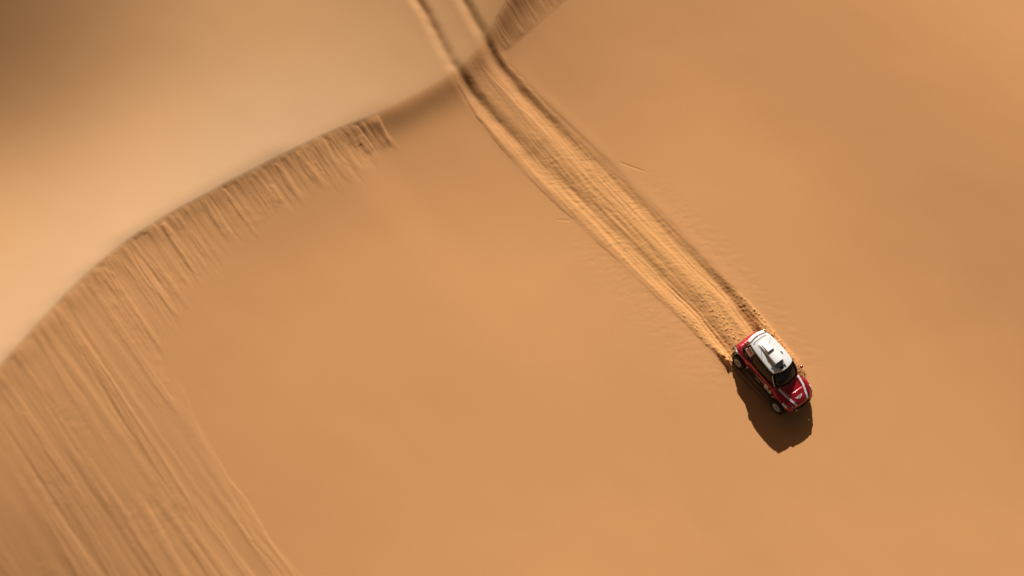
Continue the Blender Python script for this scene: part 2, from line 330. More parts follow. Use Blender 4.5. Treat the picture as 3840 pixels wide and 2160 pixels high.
# ------------------------------------------------------------------ build the dune sheet
def build_ground():
    gx = axis([(-44, -28.5, .11), (-28.5, 3, .042), (3, 18, .12)], 1500)
    gy = axis([(-40, -28, .085), (-28, -7, .06), (-7, -3.4, .09), (-3.4, 3.0, .026), (3.0, 7.5, .06), (7.5, 32, .16)], 1500)
    X, Y = np.meshgrid(gx, gy, indexing='ij')
    h, loose, wind, crest_lit = terrain(X, Y)
    P = X[..., None] * F_ + Y[..., None] * L_ + h[..., None] * N_
    nx, ny = X.shape
    me = bpy.data.meshes.new('sand_dune')
    idx = np.arange(nx * ny).reshape(nx, ny)
    q = np.stack([idx[:-1, :-1], idx[1:, :-1], idx[1:, 1:], idx[:-1, 1:]], -1).reshape(-1, 4)
    me.vertices.add(nx * ny); me.vertices.foreach_set('co', P.reshape(-1).astype(np.float32))
    me.loops.add(len(q) * 4); me.loops.foreach_set('vertex_index', q.reshape(-1).astype(np.int32))
    me.polygons.add(len(q)); me.polygons.foreach_set('loop_start', np.arange(len(q), dtype=np.int32) * 4)
    me.polygons.foreach_set('use_smooth', np.ones(len(q), dtype=bool))
    me.update(calc_edges=True)
    for nm, a in (('loose', loose), ('windward', wind), ('crest_lit', crest_lit)):
        at = me.attributes.new(nm, 'FLOAT', 'POINT'); at.data.foreach_set('value', a.reshape(-1).astype(np.float32))
    me.materials.append(sand_mat('dune_sand'))
    o = bpy.data.objects.new('sand_dune', me); scene.collection.objects.link(o)
    o['kind'] = 'structure'; o['label'] = 'orange sand dune with a curved crest, slide streaks and tyre ruts'
    print('dune verts', nx * ny, 'h range', h.min(), h.max())
build_ground()
#CARHERE
# ------------------------------------------------------------------ object helpers
col = scene.collection
def mesh_obj(name, verts, faces, m, parent=None, smooth=True, bevel=0.):
    me = bpy.data.meshes.new(name); me.from_pydata([tuple(map(float, v)) for v in verts], [], faces)
    bm = bmesh.new(); bm.from_mesh(me); bmesh.ops.recalc_face_normals(bm, faces=bm.faces)
    if bevel: bmesh.ops.bevel(bm, geom=bm.edges[:], offset=bevel, segments=2, affect='EDGES', profile=.5)
    bm.to_mesh(me); bm.free()
    if smooth: me.polygons.foreach_set('use_smooth', [True] * len(me.polygons))
    me.materials.append(m); o = bpy.data.objects.new(name, me); col.objects.link(o)
    if parent is not None: o.parent = parent
    return o
class MB:
    def __init__(s): s.v = []; s.f = []
    def add(s, v, f):
        n = len(s.v); s.v += [tuple(p) for p in v]; s.f += [tuple(i + n for i in q) for q in f]; return s
    def box(s, c, d, rot=None):
        p = [Vector((x * d[0] / 2, y * d[1] / 2, z * d[2] / 2)) for x in (-1, 1) for y in (-1, 1) for z in (-1, 1)]
        if rot is not None: p = [rot @ q for q in p]
        p = [q + Vector(c) for q in p]
        return s.add(p, [(0, 1, 3, 2), (4, 6, 7, 5), (0, 4, 5, 1), (2, 3, 7, 6), (0, 2, 6, 4), (1, 5, 7, 3)])
    def tube(s, pts, r, n=8, cap=True):
        pts = [Vector(p) for p in pts]; rs = r if isinstance(r, (list, tuple)) else [r] * len(pts); V = []
        for i, p in enumerate(pts):
            t = (pts[min(i + 1, len(pts) - 1)] - pts[max(i - 1, 0)]).normalized()
            a = t.cross(Vector((0, 0, 1))); a = a.normalized() if a.length > .05 else t.cross(Vector((0, 1, 0))).normalized(); b = t.cross(a)
            V += [p + (a * math.cos(2 * PI * k / n) + b * math.sin(2 * PI * k / n)) * rs[i] for k in range(n)]
        F = [(i * n + k, i * n + (k + 1) % n, (i + 1) * n + (k + 1) % n, (i + 1) * n + k) for i in range(len(pts) - 1) for k in range(n)]
        if cap: F += [tuple(range(n)), tuple((len(pts) - 1) * n + k for k in range(n))]
        return s.add(V, F)
    def grid(s, fn, nu, nv):
        V = [fn(i / nu, j / nv) for i in range(nu + 1) for j in range(nv + 1)]
        return s.add(V, [(i * (nv + 1) + j, (i + 1) * (nv + 1) + j, (i + 1) * (nv + 1) + j + 1, i * (nv + 1) + j + 1) for i in range(nu) for j in range(nv)])
    def build(s, name, m, parent=None, smooth=False, bevel=0.): return mesh_obj(name, s.v, s.f, m, parent, smooth, bevel)
def solid(o, th, off=-1.):
    md = o.modifiers.new('thick', 'SOLIDIFY'); md.thickness = th; md.offset = off; return o
def lab(o, label=None, cat=None, group=None):
    if label: o['label'] = label
    if cat: o['category'] = cat
    if group: o['group'] = group
    return o
def empty(name, parent=None):
    o = bpy.data.objects.new(name, None); col.objects.link(o); o.parent = parent; return o
def cr(pts, t):
    """smooth curve through 3d points, t in 0..1"""
    n = len(pts) - 1; f = min(max(t * n, 0), n - 1e-6); i = int(f); u = f - i
    P = [Vector(pts[min(max(i + k, 0), n)]) for k in (-1, 0, 1, 2)]
    return .5 * (2 * P[1] + (P[2] - P[0]) * u + (2 * P[0] - 5 * P[1] + 4 * P[2] - P[3]) * u * u + (-P[0] + 3 * P[1] - 3 * P[2] + P[3]) * u ** 3)

RED = dusty(mat('red_paint', (.42, .004, .022), .30, .2, .8), .05, 2.2)
WHITE = dusty(mat('white_paint', (.84, .87, .90), .35, 0, .5), .05, 2.0)
BLACK = dusty(mat('black_plastic', (.012, .011, .011), .55), .16, 3)
DARK = mat('cabin_black', (.008, .008, .008), .8)
RUBBER = dusty(mat('tyre_rubber', (.014, .013, .012), .8), .22, 5)
RIM = dusty(mat('wheel_white', (.62, .60, .60), .4, .1), .25, 6)
HUB = mat('hub_brown', (.10, .06, .04), .5, .4)
STEEL = mat('grey_metal', (.25, .25, .26), .4, .8)
DECAL = dusty(mat('white_sticker', (.78, .77, .78), .5), .15, 4)
INK = mat('dark_print', (.02, .02, .03), .6)
REDINK = mat('red_print', (.45, .05, .06), .6)
GREY = mat('grey_paint', (.34, .37, .40), .45)
LAMP = mat('lamp_glass', (.75, .68, .55), .1, 0, 1)
SUIT = mat('race_suit', (.04, .04, .05), .85)
SKIN = mat('skin', (.45, .27, .19), .6)
GLOVE = mat('glove_black', (.02, .02, .02), .8)
def glass(name, colr, alpha):
    m = mat(name, colr, .10, 0, 0, Specular_IOR_Level=.25); m.node_tree.nodes['Principled BSDF'].inputs['Alpha'].default_value = alpha; return m
GLASS = glass('windscreen_glass', (.020, .021, .028), .985)
GLASS2 = glass('side_glass', (.035, .022, .014), .93)

# ------------------------------------------------------------------ the car: x forward, y to its left, z off the slope
car = empty('rally_car')
lab(car, 'red and white rally raid car driving down the dune face', 'car')
CAR_Z = -.05
Mx = Matrix(((F_[0], L_[0], N_[0], 0), (F_[1], L_[1], N_[1], 0), (F_[2], L_[2], N_[2], 0), (0, 0, 0, 1)))
car.matrix_world = Matrix.Translation(Vector(N_) * CAR_Z + Vector(F_) * .05) @ Mx @ Matrix.Scale(1.045, 4)
def ip(t, x):
    return float(np.interp(x, [a for a, _ in t], [b for _, b in t]))
def Wd(x):
    w_ = .865 + .055 * math.exp(-((x + 1.42) / .52) ** 6) + .07 * math.exp(-((x - 1.42) / .50) ** 6)
    if x > 1.62: w_ *= math.sqrt(max(.05, 1 - ((x - 1.62) / .62) ** 2 * .30))
    if x < -1.75: w_ *= math.sqrt(max(.05, 1 - ((-1.75 - x) / .45) ** 2 * .35))
    return w_
ZS = [(-2.12, .98), (-1.95, 1.10), (-1.45, 1.17), (-.7, 1.10), (.5, 1.08), (.95, 1.10), (1.4, 1.09), (1.75, 1.00), (1.98, .89), (2.14, .76)]
ZC = [(-2.12, 1.02), (-1.9, 1.2), (.5, 1.2), (.78, 1.22), (1.0, 1.21), (1.5, 1.14), (1.9, 1.04), (2.06, .96), (2.14, .84)]
def stripe_y(x): return ip([(.8, .66), (1.4, .58), (2.14, .34)], x)
def ztop(x, y):
    w_ = Wd(x); a = abs(y); zs, zc = ip(ZS, x), ip(ZC, x)
    ys = stripe_y(x) + .07 if x > .6 else .72
    if a <= ys:
        z = zc - .03 * (a / ys) ** 2
        if .96 < x < 1.50 and a < ys - .16:
            e = min(1, (ys - .16 - a) / .04); z -= .055 * e * ss(.96, 1.1, x) * (1 - ss(1.47, 1.50, x))
        return float(z)
    u = min(1, (a - ys) / max(.02, (w_ - .12) - ys))
    base = (zc - .03) * (1 - u) + zs * u
    return float(base - .035 * math.exp(-((u - .12) / .14) ** 2) + .02 * math.sin(PI * u))
def zbot(x):
    z = .40
    for xw in (-1.45, 1.45):
        d = abs(x - xw)
        if d < .53: z = max(z, .40 + math.sqrt(.53 ** 2 - d * d) * .95)
    if x > 1.9: z = max(z, .62)
    if x < -1.9: z = max(z, .52)
    return z
def body():
    xs = sorted(set(list(np.round(np.arange(-2.12, 2.141, .045), 4)) + [2.14, 1.47, 1.50]))
    NT = 16; rows = []
    for x in xs:
        w_ = Wd(x); zs = ip(ZS, x); zb = min(zbot(x), zs - .13); half = []
        for ins, z in ((.05, zb), (.0, zb + .03), (.0, zb + (zs - zb) * .35), (.0, zb + (zs - zb) * .6), (.012, zs - .10 if zs - .1 > zb + (zs - zb) * .6 else zs - .05), (.05, zs - .03), (.12, zs)):
            half.append((w_ - ins, z))
        for j in range(1, NT + 1):
            y = (w_ - .12) * (1 - j / NT); half.append((y, ztop(x, y)))
        ring = [(-y, z) for y, z in half] + [(y, z) for y, z in half[-2::-1]]
        P = []
        for y, z in ring:
            bow = .065 * (y / .8) ** 2 * ss(1.3, 2.14, x) if x > 1.3 else -.06 * (y / .8) ** 2 * (1 - ss(-2.12, -1.6, x)) if x < -1.6 else 0
            P.append((x - bow, y, z))
        rows.append(P)
    n = len(rows[0]); H = n // 2
    groups = {}
    def key(x, y, z, j):
        side = j < 7 or j >= n - 8
        jj = min(j, n - 2 - j)
        a = abs(y)
        if not side and -1.72 < x < .72 and a < .80 * .93: return None
        if jj < 3 and -.95 < x < .95: return 'sill_r' if y < 0 else 'sill_l'
        if x > .93 and not side and a < stripe_y(x) + .07: return 'hood'
        if side and -.38 < x < .82: return 'door_r' if y < 0 else 'door_l'
        if x > .82: return 'fender_fr' if y < 0 else 'fender_fl'
        if x < -.85 and a > .45: return 'fender_rr' if y < 0 else 'fender_rl'
        if x < -1.72: return 'tailgate'
        if side: return 'rdoor_r' if y < 0 else 'rdoor_l'
        if x > .70: return 'cowl'
        return 'ledge_r' if y < 0 else 'ledge_l'
    for i in range(len(rows) - 1):
        for j in range(n - 1):
            q = [rows[i][j], rows[i + 1][j], rows[i + 1][j + 1], rows[i][j + 1]]
            c = [sum(p[k] for p in q) / 4 for k in range(3)]
            kk = key(c[0], c[1], c[2], j)
            if kk: groups.setdefault(kk, []).append(((i, j), (i + 1, j), (i + 1, j + 1), (i, j + 1)))
    # caps
    groups.setdefault('nose', []).append(tuple((len(rows) - 1, j) for j in range(n)))
    groups.setdefault('tailgate', []).append(tuple((0, j) for j in range(n)))
    names = dict(door_r='door', door_l='door', fender_fr='front_fender', fender_fl='front_fender', fender_rr='rear_fender', fender_rl='rear_fender', hood='hood', body='body', tailgate='tailgate', sill_r='side_sill', sill_l='side_sill', rdoor_r='rear_door', rdoor_l='rear_door', cowl='cowl', ledge_r='window_ledge', ledge_l='window_ledge', nose='nose_panel')
    out = {}
    for kk, fs in groups.items():
        ids = {}; V = []; Fc = []
        for f in fs:
            t = []
            for ij in f:
                if ij not in ids: ids[ij] = len(V); V.append(rows[ij[0]][ij[1]])
                t.append(ids[ij])
            Fc.append(tuple(t))
        o = mesh_obj(names[kk], V, Fc, BLACK if kk in ('sill_r', 'sill_l', 'nose') else RED, car, True)
        if kk not in ('nose',): solid(o, .02)
        out[kk] = o
    return out
parts = body()
# underbody and cabin tub
b = MB().box((0, 0, .37), (3.7, 1.30, .22)).box((0, 0, .42), (1.7, 1.70, .20)).box((1.35, 0, .68), (.9, 1.1, .5)).box((-1.35, 0, .68), (.75, 1.1, .45)).box((.05, -.80, .47), (1.7, .14, .1)).box((.05, .80, .47), (1.7, .14, .1))
b.build('underbody', BLACK, car, bevel=.02)
b = MB().box((.86, 0, 1.05), (.34, 1.40, .22)).build('dashboard', DARK, car, bevel=.03)
for yy_ in (-.38, .38):
    b = MB().box((-.22, yy_, .66), (.52, .50, .16)).box((-.50, yy_, .98), (.14, .52, .62)).box((-.52, yy_, 1.36), (.12, .34, .20)).box((-.36, yy_ - .25, .92), (.3, .05, .35)).box((-.36, yy_ + .25, .92), (.3, .05, .35))
    b.build('seat', DARK, car, bevel=.025)
t_ = MB().tube([(.5 + .06 * math.cos(a), .38 + .16 * math.sin(a), 1.13 + .15 * math.cos(a)) for a in np.linspace(0, 2 * PI, 17)], .016).tube([(.5, .38, 1.13), (.72, .38, 1.06)], .02).build('steering_wheel', DARK, car, True)
c_ = MB()
for s in (-1, 1):
    c_.tube([(.62, s * .70, 1.12), (.16, s * .57, 1.74), (-.62, s * .58, 1.78), (-1.35, s * .50, 1.76), (-1.72, s * .60, 1.1)], .022)
    c_.tube([(-.62, s * .58, 1.78), (-.66, s * .70, .6)], .022)
for xx in (.16, -.62, -1.35): c_.tube([(xx, -.56, 1.76), (xx, .56, 1.76)], .02)
c_.tube([(-.62, -.56, 1.76), (-1.6, .55, 1.15)], .018).tube([(-.62, .56, 1.76), (-1.6, -.55, 1.15)], .018)
c_.build('roll_cage', STEEL, car, True)
# greenhouse
wsB = lambda t: Vector((1.00 - .23 * t * t, .71 * t, 1.215 - .03 * t * t))
wsT = lambda t: Vector((.44 - .19 * t * t, .615 * t, 1.80 - .035 * t * t))
BL = [(.77, .71, 1.185), (.30, .80, 1.13), (-.9, .80, 1.15), (-1.5, .76, 1.19), (-1.76, .68, 1.20)]
TL = [(.25, .625, 1.765), (-.1, .665, 1.79), (-.9, .64, 1.82), (-1.3, .59, 1.83), (-1.52, .53, 1.83)]
def side(s, u, v):
    a = cr(BL, u); c = cr(TL, u); p = a.lerp(c, v); o = .035 * math.sin(PI * v)
    return Vector((p.x, s * (p.y + o), p.z))
def ws(u, v, out=0):
    t = u * 2 - 1; p = wsB(t).lerp(wsT(t), v); return p + Vector((.03, 0, .03)) * math.sin(PI * v) + Vector((out, 0, out))
def rear(u, v):
    t = u * 2 - 1; a = Vector((-1.76 - .12 * (1 - t * t), .68 * t, 1.20)); c = Vector((-1.52 - .07 * (1 - t * t), .5 * t, 1.83)); return a.lerp(c, v)
solid(MB().grid(lambda u, v: ws(.04 + .92 * u, .03 + .94 * v), 16, 8).build('windscreen', GLASS, car, True), .006)
solid(MB().grid(lambda u, v: rear(.08 + .84 * u, .1 + .8 * v), 12, 6).build('rear_window', GLASS, car, True), .006)
for s in (-1, 1):
    solid(MB().grid(lambda u, v: side(s, .06 + .46 * u, .06 + .86 * v), 12, 6).build('side_window', GLASS2, car, True), .006)
    solid(MB().grid(lambda u, v: side(s, .565 + .30 * u, .08 + .80 * v), 8, 6).build('side_window', GLASS, car, True), .006)
    # frames
    pl = lambda u0, v0, u1, v1, n=8: [side(s, u0 + (u1 - u0) * k / n, v0 + (v1 - v0) * k / n) for k in range(n + 1)]
    MB().tube(pl(.0, 0, .0, 1), [.045] * 9).build('pillar', BLACK, car, True)
    solid(MB().grid(lambda u, v: side(s, .525 + .035 * u, v), 2, 6).build('pillar', BLACK, car, True), .03)
    solid(MB().grid(lambda u, v: side(s, .87 + .13 * u, v), 4, 6).build('pillar', BLACK, car, True), .03)
    MB().tube(pl(.0, .0, 1, .0, 20), .030).tube(pl(.0, .97, 1, .97, 20), .028).build('window_frame', BLACK, car, True)
    st = lambda u, v: side(s, .05 * u - .002 + .001, .06 + .78 * v) + Vector((.030, s * .045, .03))
    lab(solid(MB().grid(st, 1, 6).build('pillar_sticker', DECAL, car), .003), None)
MB().tube([ws(k / 14, 0) for k in range(15)], .028).build('windscreen_frame', BLACK, car, True)
# wiper
MB().tube([ws(.50, .02, .03), ws(.58, .30, .035), ws(.80, .34, .035)], .009, 6).build('wiper', BLACK, car)
# roof
def roof(u, v, dz=0.):
    a = cr(TL, v); t = u * 2 - 1
    x = a.x + (.19 * (1 - t * t) * (1 - v) ** 2 if True else 0) - .07 * (1 - t * t) * v ** 3
    crown = .075 * (1 - abs(t) ** 2.6) + .035 * math.sin(PI * min(1, v * 1.1)) * (1 - t * t)
    x += .04 * (1 - v) ** 3
    return Vector((x, (a.y + .025) * t, a.z + .012 + crown + dz))
solid(MB().grid(roof, 24, 28).build('roof', WHITE, car, True), .045)
def roof_at(x, y):
    prev = None
    for i in range(61):
        v = i / 60
        t = max(-1, min(1, y / (cr(TL, v).y + .025))); p = roof((t + 1) / 2, v)
        if p.x <= x:
            if prev is None: return p.z
            f = (x - p.x) / max(1e-6, prev.x - p.x); return p.z * (1 - f) + prev.z * f
        prev = p
    return prev.z
# roof scoops: a wedge with an open mouth facing forward
def scoop(name, x0, x1, y0, w0, w1, h, base, parent=car):
    V = []; n = 10
    mb = MB()
    def top(u, v):
        x = x0 + (x1 - x0) * u; t = 2 * v - 1; w_ = w0 + (w1 - w0) * u
        y = y0 + w_ * t; return Vector((x, y, base(x, y0 + w_ * t) + h * u ** .8 * (1 - .10 * t * t) + .006))
    def sd(sg):
        def f(u, v):
            a = top(u, 0 if sg < 0 else 1); return Vector((a.x - .02 * (1 - v) * 0, a.y + sg * .02 * (1 - v), base(a.x, a.y) - .01 + (a.z - base(a.x, a.y) + .01) * v))
        return f
    mb.grid(top, 14, 8).grid(sd(-1), 14, 2).grid(sd(1), 14, 2)
    o = mb.build(name, WHITE, parent, False); solid(o, .012)
    d = MB().grid(lambda u, v: Vector((x1 - .05, y0 + (w1 - .015) * (2 * u - 1), base(x1, y0) - .005 + (h - .012) * v)), 2, 2).build('scoop_mouth', DARK, o); return o
rb = lambda x, y: roof_at(x, y)
sc1 = scoop('roof_scoop', -1.30, .03, -.07, .20, .245, .20, rb)
def base2(x, y):
    u = (x + 1.30) / 1.33; return rb(x, y) + .20 * max(u, 0) ** .8 * .97
sc2 = scoop('rear_roof_scoop', -1.32, -.66, -.05, .12, .19, .10, base2)
# cast shade beside and ahead of the scoop, laid on the roof as a grey sheet
pf = [(-1.25, -.34), (-.75, -.345), (.20, -.38), (.27, -.15), (.26, .12), (.05, .22), (-.05, .20), (-.05, -.25), (-.9, -.27)]
def flat(name, pts, zf, m, parent, th=.004):
    bm = bmesh.new(); f = bm.faces.new([bm.verts.new((x, y, 0)) for x, y in pts])
    bmesh.ops.triangulate(bm, faces=bm.faces[:]); bmesh.ops.subdivide_edges(bm, edges=bm.edges[:], cuts=2, use_grid_fill=True); bmesh.ops.triangulate(bm, faces=bm.faces[:])
    for v in bm.verts: v.co.z = zf(v.co.x, v.co.y) + .010
    bmesh.ops.recalc_face_normals(bm, faces=bm.faces[:])
    if sum(f.normal.z for f in bm.faces) < 0: bmesh.ops.reverse_faces(bm, faces=bm.faces[:])
    me = bpy.data.meshes.new(name); bm.to_mesh(me); bm.free(); me.materials.append(m)
    o = bpy.data.objects.new(name, me); col.objects.link(o); o.parent = parent; solid(o, th); return o
roof_o = [o for o in car.children if o.name == 'roof'][0]
flat('scoop_shade', pf, rb, GREY, roof_o)
# roof hatch marks and lettering
def text(name, body_, size, loc, m, parent, xdir, ydir, bold=.0):
    cu = bpy.data.curves.new(name, 'FONT'); cu.body = body_; cu.size = size; cu.align_x = 'CENTER'; cu.align_y = 'CENTER'; cu.extrude = 0; cu.offset = bold
    to = bpy.data.objects.new(name, cu); me = bpy.data.meshes.new_from_object(to); me.name = name; bpy.data.objects.remove(to)
    me.materials.clear(); me.materials.append(m)
    X_ = Vector(xdir).normalized(); Z_ = X_.cross(Vector(ydir)).normalized(); Y_ = Z_.cross(X_)
    M4 = Matrix(((X_.x, Y_.x, Z_.x, loc[0]), (X_.y, Y_.y, Z_.y, loc[1]), (X_.z, Y_.z, Z_.z, loc[2]), (0, 0, 0, 1)))
    me.transform(M4)
    if name.startswith('roof'):
        for vv in me.vertices: vv.co.z = roof_at(vv.co.x, vv.co.y) + .016
        bmt = bmesh.new(); bmt.from_mesh(me); bmesh.ops.triangulate(bmt, faces=bmt.faces[:]); bmt.to_mesh(me); bmt.free()
    o = bpy.data.objects.new(name, me); col.objects.link(o); o.parent = parent; return o
zt = roof_at(.36, 0)
text('roof_lettering', 'MINI', .19, (.315, -.05, roof_at(.3, 0) + .012), INK, roof_o, (0, 1, 0), (-1, 0, .09), .008)
text('roof_number', '3', .19, (-.30, .42, roof_at(-.30, .42) + .020), INK, roof_o, (0, 1, -.16), (-1, 0, 0), .008)
flat('roof_vent', [(.02, -.56), (.10, -.55), (.10, -.52), (.02, -.53)], lambda x, y: rb(x, y) + .004, INK, roof_o)
flat('hatch_seam', [(-1.36 - .02, -.40), (-1.40, -.46), (-1.47, -.44), (-1.50, -.2), (-1.50, .2), (-1.47, .44), (-1.43, .42), (-1.46, .2), (-1.46, -.2), (-1.43, -.40)], rb, GREY, roof_o)
# spoiler
def spo(u, v):
    t = 2 * u - 1; return Vector((-1.57 - .10 * (1 - t * t) - .17 * v, (.52 + .04 * v) * t, 1.86 - .03 * v - .045 * t * t))
sp = solid(MB().grid(spo, 14, 4).build('rear_spoiler', WHITE, car, True), .03)
for s in (-1, 1):
    MB().box((-1.67, s * .55, 1.765), (.18, .03, .12)).build('spoiler_side', RED, sp, bevel=.008)
MB().box((-1.585, 0, 1.80), (.06, .98, .06)).build('spoiler_mount', BLACK, sp, bevel=.01)
# nose, bumpers, lamps
nb = MB().tube([(1.80, -.86, .66), (1.98, -.74, .68), (2.12, -.42, .70), (2.17, 0, .71), (2.12, .42, .70), (1.98, .74, .68), (1.80, .86, .66)], [.06, .085, .10, .10, .10, .085, .06], 10).box((2.02, 0, .50), (.12, 1.1, .22))
nb.build('front_bumper', BLACK, car, True)
MB().grid(lambda u, v: Vector((2.12 - .22 * v - .10 * (2 * u - 1) ** 2, .55 * (2 * u - 1), .46 - .12 * v)), 8, 3).build('skid_plate', STEEL, car)
gr = MB()
for k in range(4): gr.tube([(2.14 - .03 * abs(q) ** 2, q, .80 - k * .045 + .02) for q in (-.36, -.18, 0, .18, .36)], .012, 6)
gr.build('grille', BLACK, car)
def lathe(prof, n=40, axis_y=True):
    mb = MB(); V = []
    for y, r in prof: V += [(r * math.cos(2 * PI * k / n), y, r * math.sin(2 * PI * k / n)) for k in range(n)]
    Fc = [(i * n + k, i * n + (k + 1) % n, (i + 1) * n + (k + 1) % n, (i + 1) * n + k) for i in range(len(prof) - 1) for k in range(n)]
    return mb.add(V, Fc)
for s in (-1, 1):
    # oval headlamps lying in the fender tips
    hl = MB().grid(lambda u, v: Vector((1.955 + .035 * math.cos(2 * PI * u) * v + .05 * (1 - v * v), s * (.56 + .135 * math.sin(2 * PI * u) * v), .835 + .11 * math.cos(2 * PI * u) * v + .025 * (1 - v * v))), 20, 4).build('headlight', LAMP, car, True)
    MB().tube([(1.955 + .035 * math.cos(a), s * (.56 + .14 * math.sin(a)), .84 + .115 * math.cos(a)) for a in np.linspace(0, 2 * PI, 21)], .014, 6).build('headlight_ring', BLACK, hl, True)
    MB().tube([(2.17, s * .44, .76), (2.235, s * .44, .76)], [.05, .055], 12).build('driving_light', LAMP, car)
    MB().tube([(2.14, s * .25, .60), (2.22, s * .25, .60), (2.22, s * .25, .66)], .015, 6).build('tow_hook', REDINK, car, True)
    MB().box((-2.10, s * .64, .88), (.06, .16, .12)).build('tail_light', REDINK, car, bevel=.01)
    # mirrors
    mr = MB().grid(lambda u, v: Vector((.70 + .07 * math.cos(PI * v) , s * (1.07 + .085 * math.sin(PI * v) * math.cos(2 * PI * u)), 1.27 + .065 * math.sin(PI * v) * math.sin(2 * PI * u))), 12, 8).build('wing_mirror', RED, car, True)
    MB().tube([(.68, s * .84, 1.13), (.70, s * 1.01, 1.25)], .018, 6).build('mirror_arm', BLACK, mr)
    MB().box((.632, s * 1.07, 1.27), (.012, .12, .085)).build('mirror_glass', STEEL, mr, bevel=.003)
    # mud flaps
    MB().box((-1.93, s * .84, .42), (.02, .26, .42)).build('mud_flap', BLACK, car, bevel=.004)
    # dusty grey panels behind the rear wheels
    solid(MB().grid(lambda u, v: Vector((-1.72 - .36 * u, s * (.945 - .17 * u ** 2 - .05 * v), .86 - .12 * u + .16 * v)), 6, 3).build('rear_corner_panel', GREY, car, True), .02)
    MB().tube([(-1.70, s * .945, 1.0), (-1.88, s * .90, .95)], .022, 6).build('corner_highlight', DECAL, car, True)  # white strip painting the highlight on the rear corner
MB().box((-2.12, 0, .60), (.10, 1.5, .16)).build('rear_bumper', BLACK, car, bevel=.03)
MB().box((-2.10, 0, .42), (.12, .5, .14)).build('exhaust_box', STEEL, car, bevel=.02)
MB().box((-.58, .93, 1.16), (.20, .12, .11)).tube([(-.55, .9, 1.1), (-.50, .84, 1.0)], .04).build('air_intake', BLACK, car, bevel=.02)
MB().tube([(-1.1, .32, 1.9), (-1.16, .32, 2.32)], [.012, .005], 6).build('antenna', BLACK, car)
MB().tube([(-.95, -.36, 1.9), (-1.0, -.36, 2.2)], [.012, .005], 6).build('antenna', BLACK, car)
# hood details
hood = parts['hood']
def hx(x, y): return x - .065 * (y / .8) ** 2 * float(ss(1.3, 2.14, x))
for s in (-1, 1):
    def sf(u, v):
        x = .92 + 1.16 * u; y = s * (stripe_y(x) - .055 + .11 * v); return Vector((hx(x, y), y, ztop(x, y) + .007))
    solid(MB().grid(sf, 40, 2).build('hood_stripe', DECAL, hood), .004)
    # number plates stuck on the fender corners
    def pf2(u, v):
        x = 1.60 + .30 * u; return Vector((hx(x, .8), s * (Wd(x) - .085 + .088 * v), ip(ZS, x) + .012 - .085 * v * v))
    solid(MB().grid(pf2, 6, 4).build('fender_plate', DECAL, parts['fender_fr' if s < 0 else 'fender_fl']), .004)
def emblem():
    mb = MB(); n = 28; r1, r2 = .075, .058
    Pm = lambda a, b_: (1.80 - b_, a, ztop(1.80 - b_, a) + .012)      # a: across, b_: up the hood
    V = [Pm(r1 * math.cos(2 * PI * k / n), r1 * math.sin(2 * PI * k / n)) for k in range(n)] + [Pm(r2 * math.cos(2 * PI * k / n), r2 * math.sin(2 * PI * k / n)) for k in range(n)]
    mb.add(V, [(k, (k + 1) % n, n + (k + 1) % n, n + k) for k in range(n)])
    for s in (-1, 1):
        for (b0, ln) in ((.045, .20), (.012, .17), (-.021, .13)):
            x0 = .082; mb.add([Pm(s * x0, b0 - .010), Pm(s * (x0 + ln * .6), b0 - .010 + .012), Pm(s * (x0 + ln * .75), b0 + .012 + .022), Pm(s * x0, b0 + .010)], [(0, 1, 2, 3)])
    S = [(.03, .035), (-.02, .038), (-.035, .018), (-.02, .003), (.02, -.003), (.035, -.02), (.02, -.038), (-.03, -.035)]
    for (a0, b0), (a1, b1) in zip(S[:-1], S[1:]):
        mb.add([Pm(a0, b0 - .007), Pm(a1, b1 - .007), Pm(a1, b1 + .007), Pm(a0, b0 + .007)], [(0, 1, 2, 3)])
    return mb
solid(emblem().build('winged_emblem', DECAL, hood), .003)
# hood pins and the bright lip of the outlet
solid(MB().grid(lambda u, v: Vector((1.495 + .02 * v, (2 * u - 1) * (stripe_y(1.5) - .20), ztop(1.52, 0) + .004)), 6, 1).build('outlet_lip', RED, hood), .006)
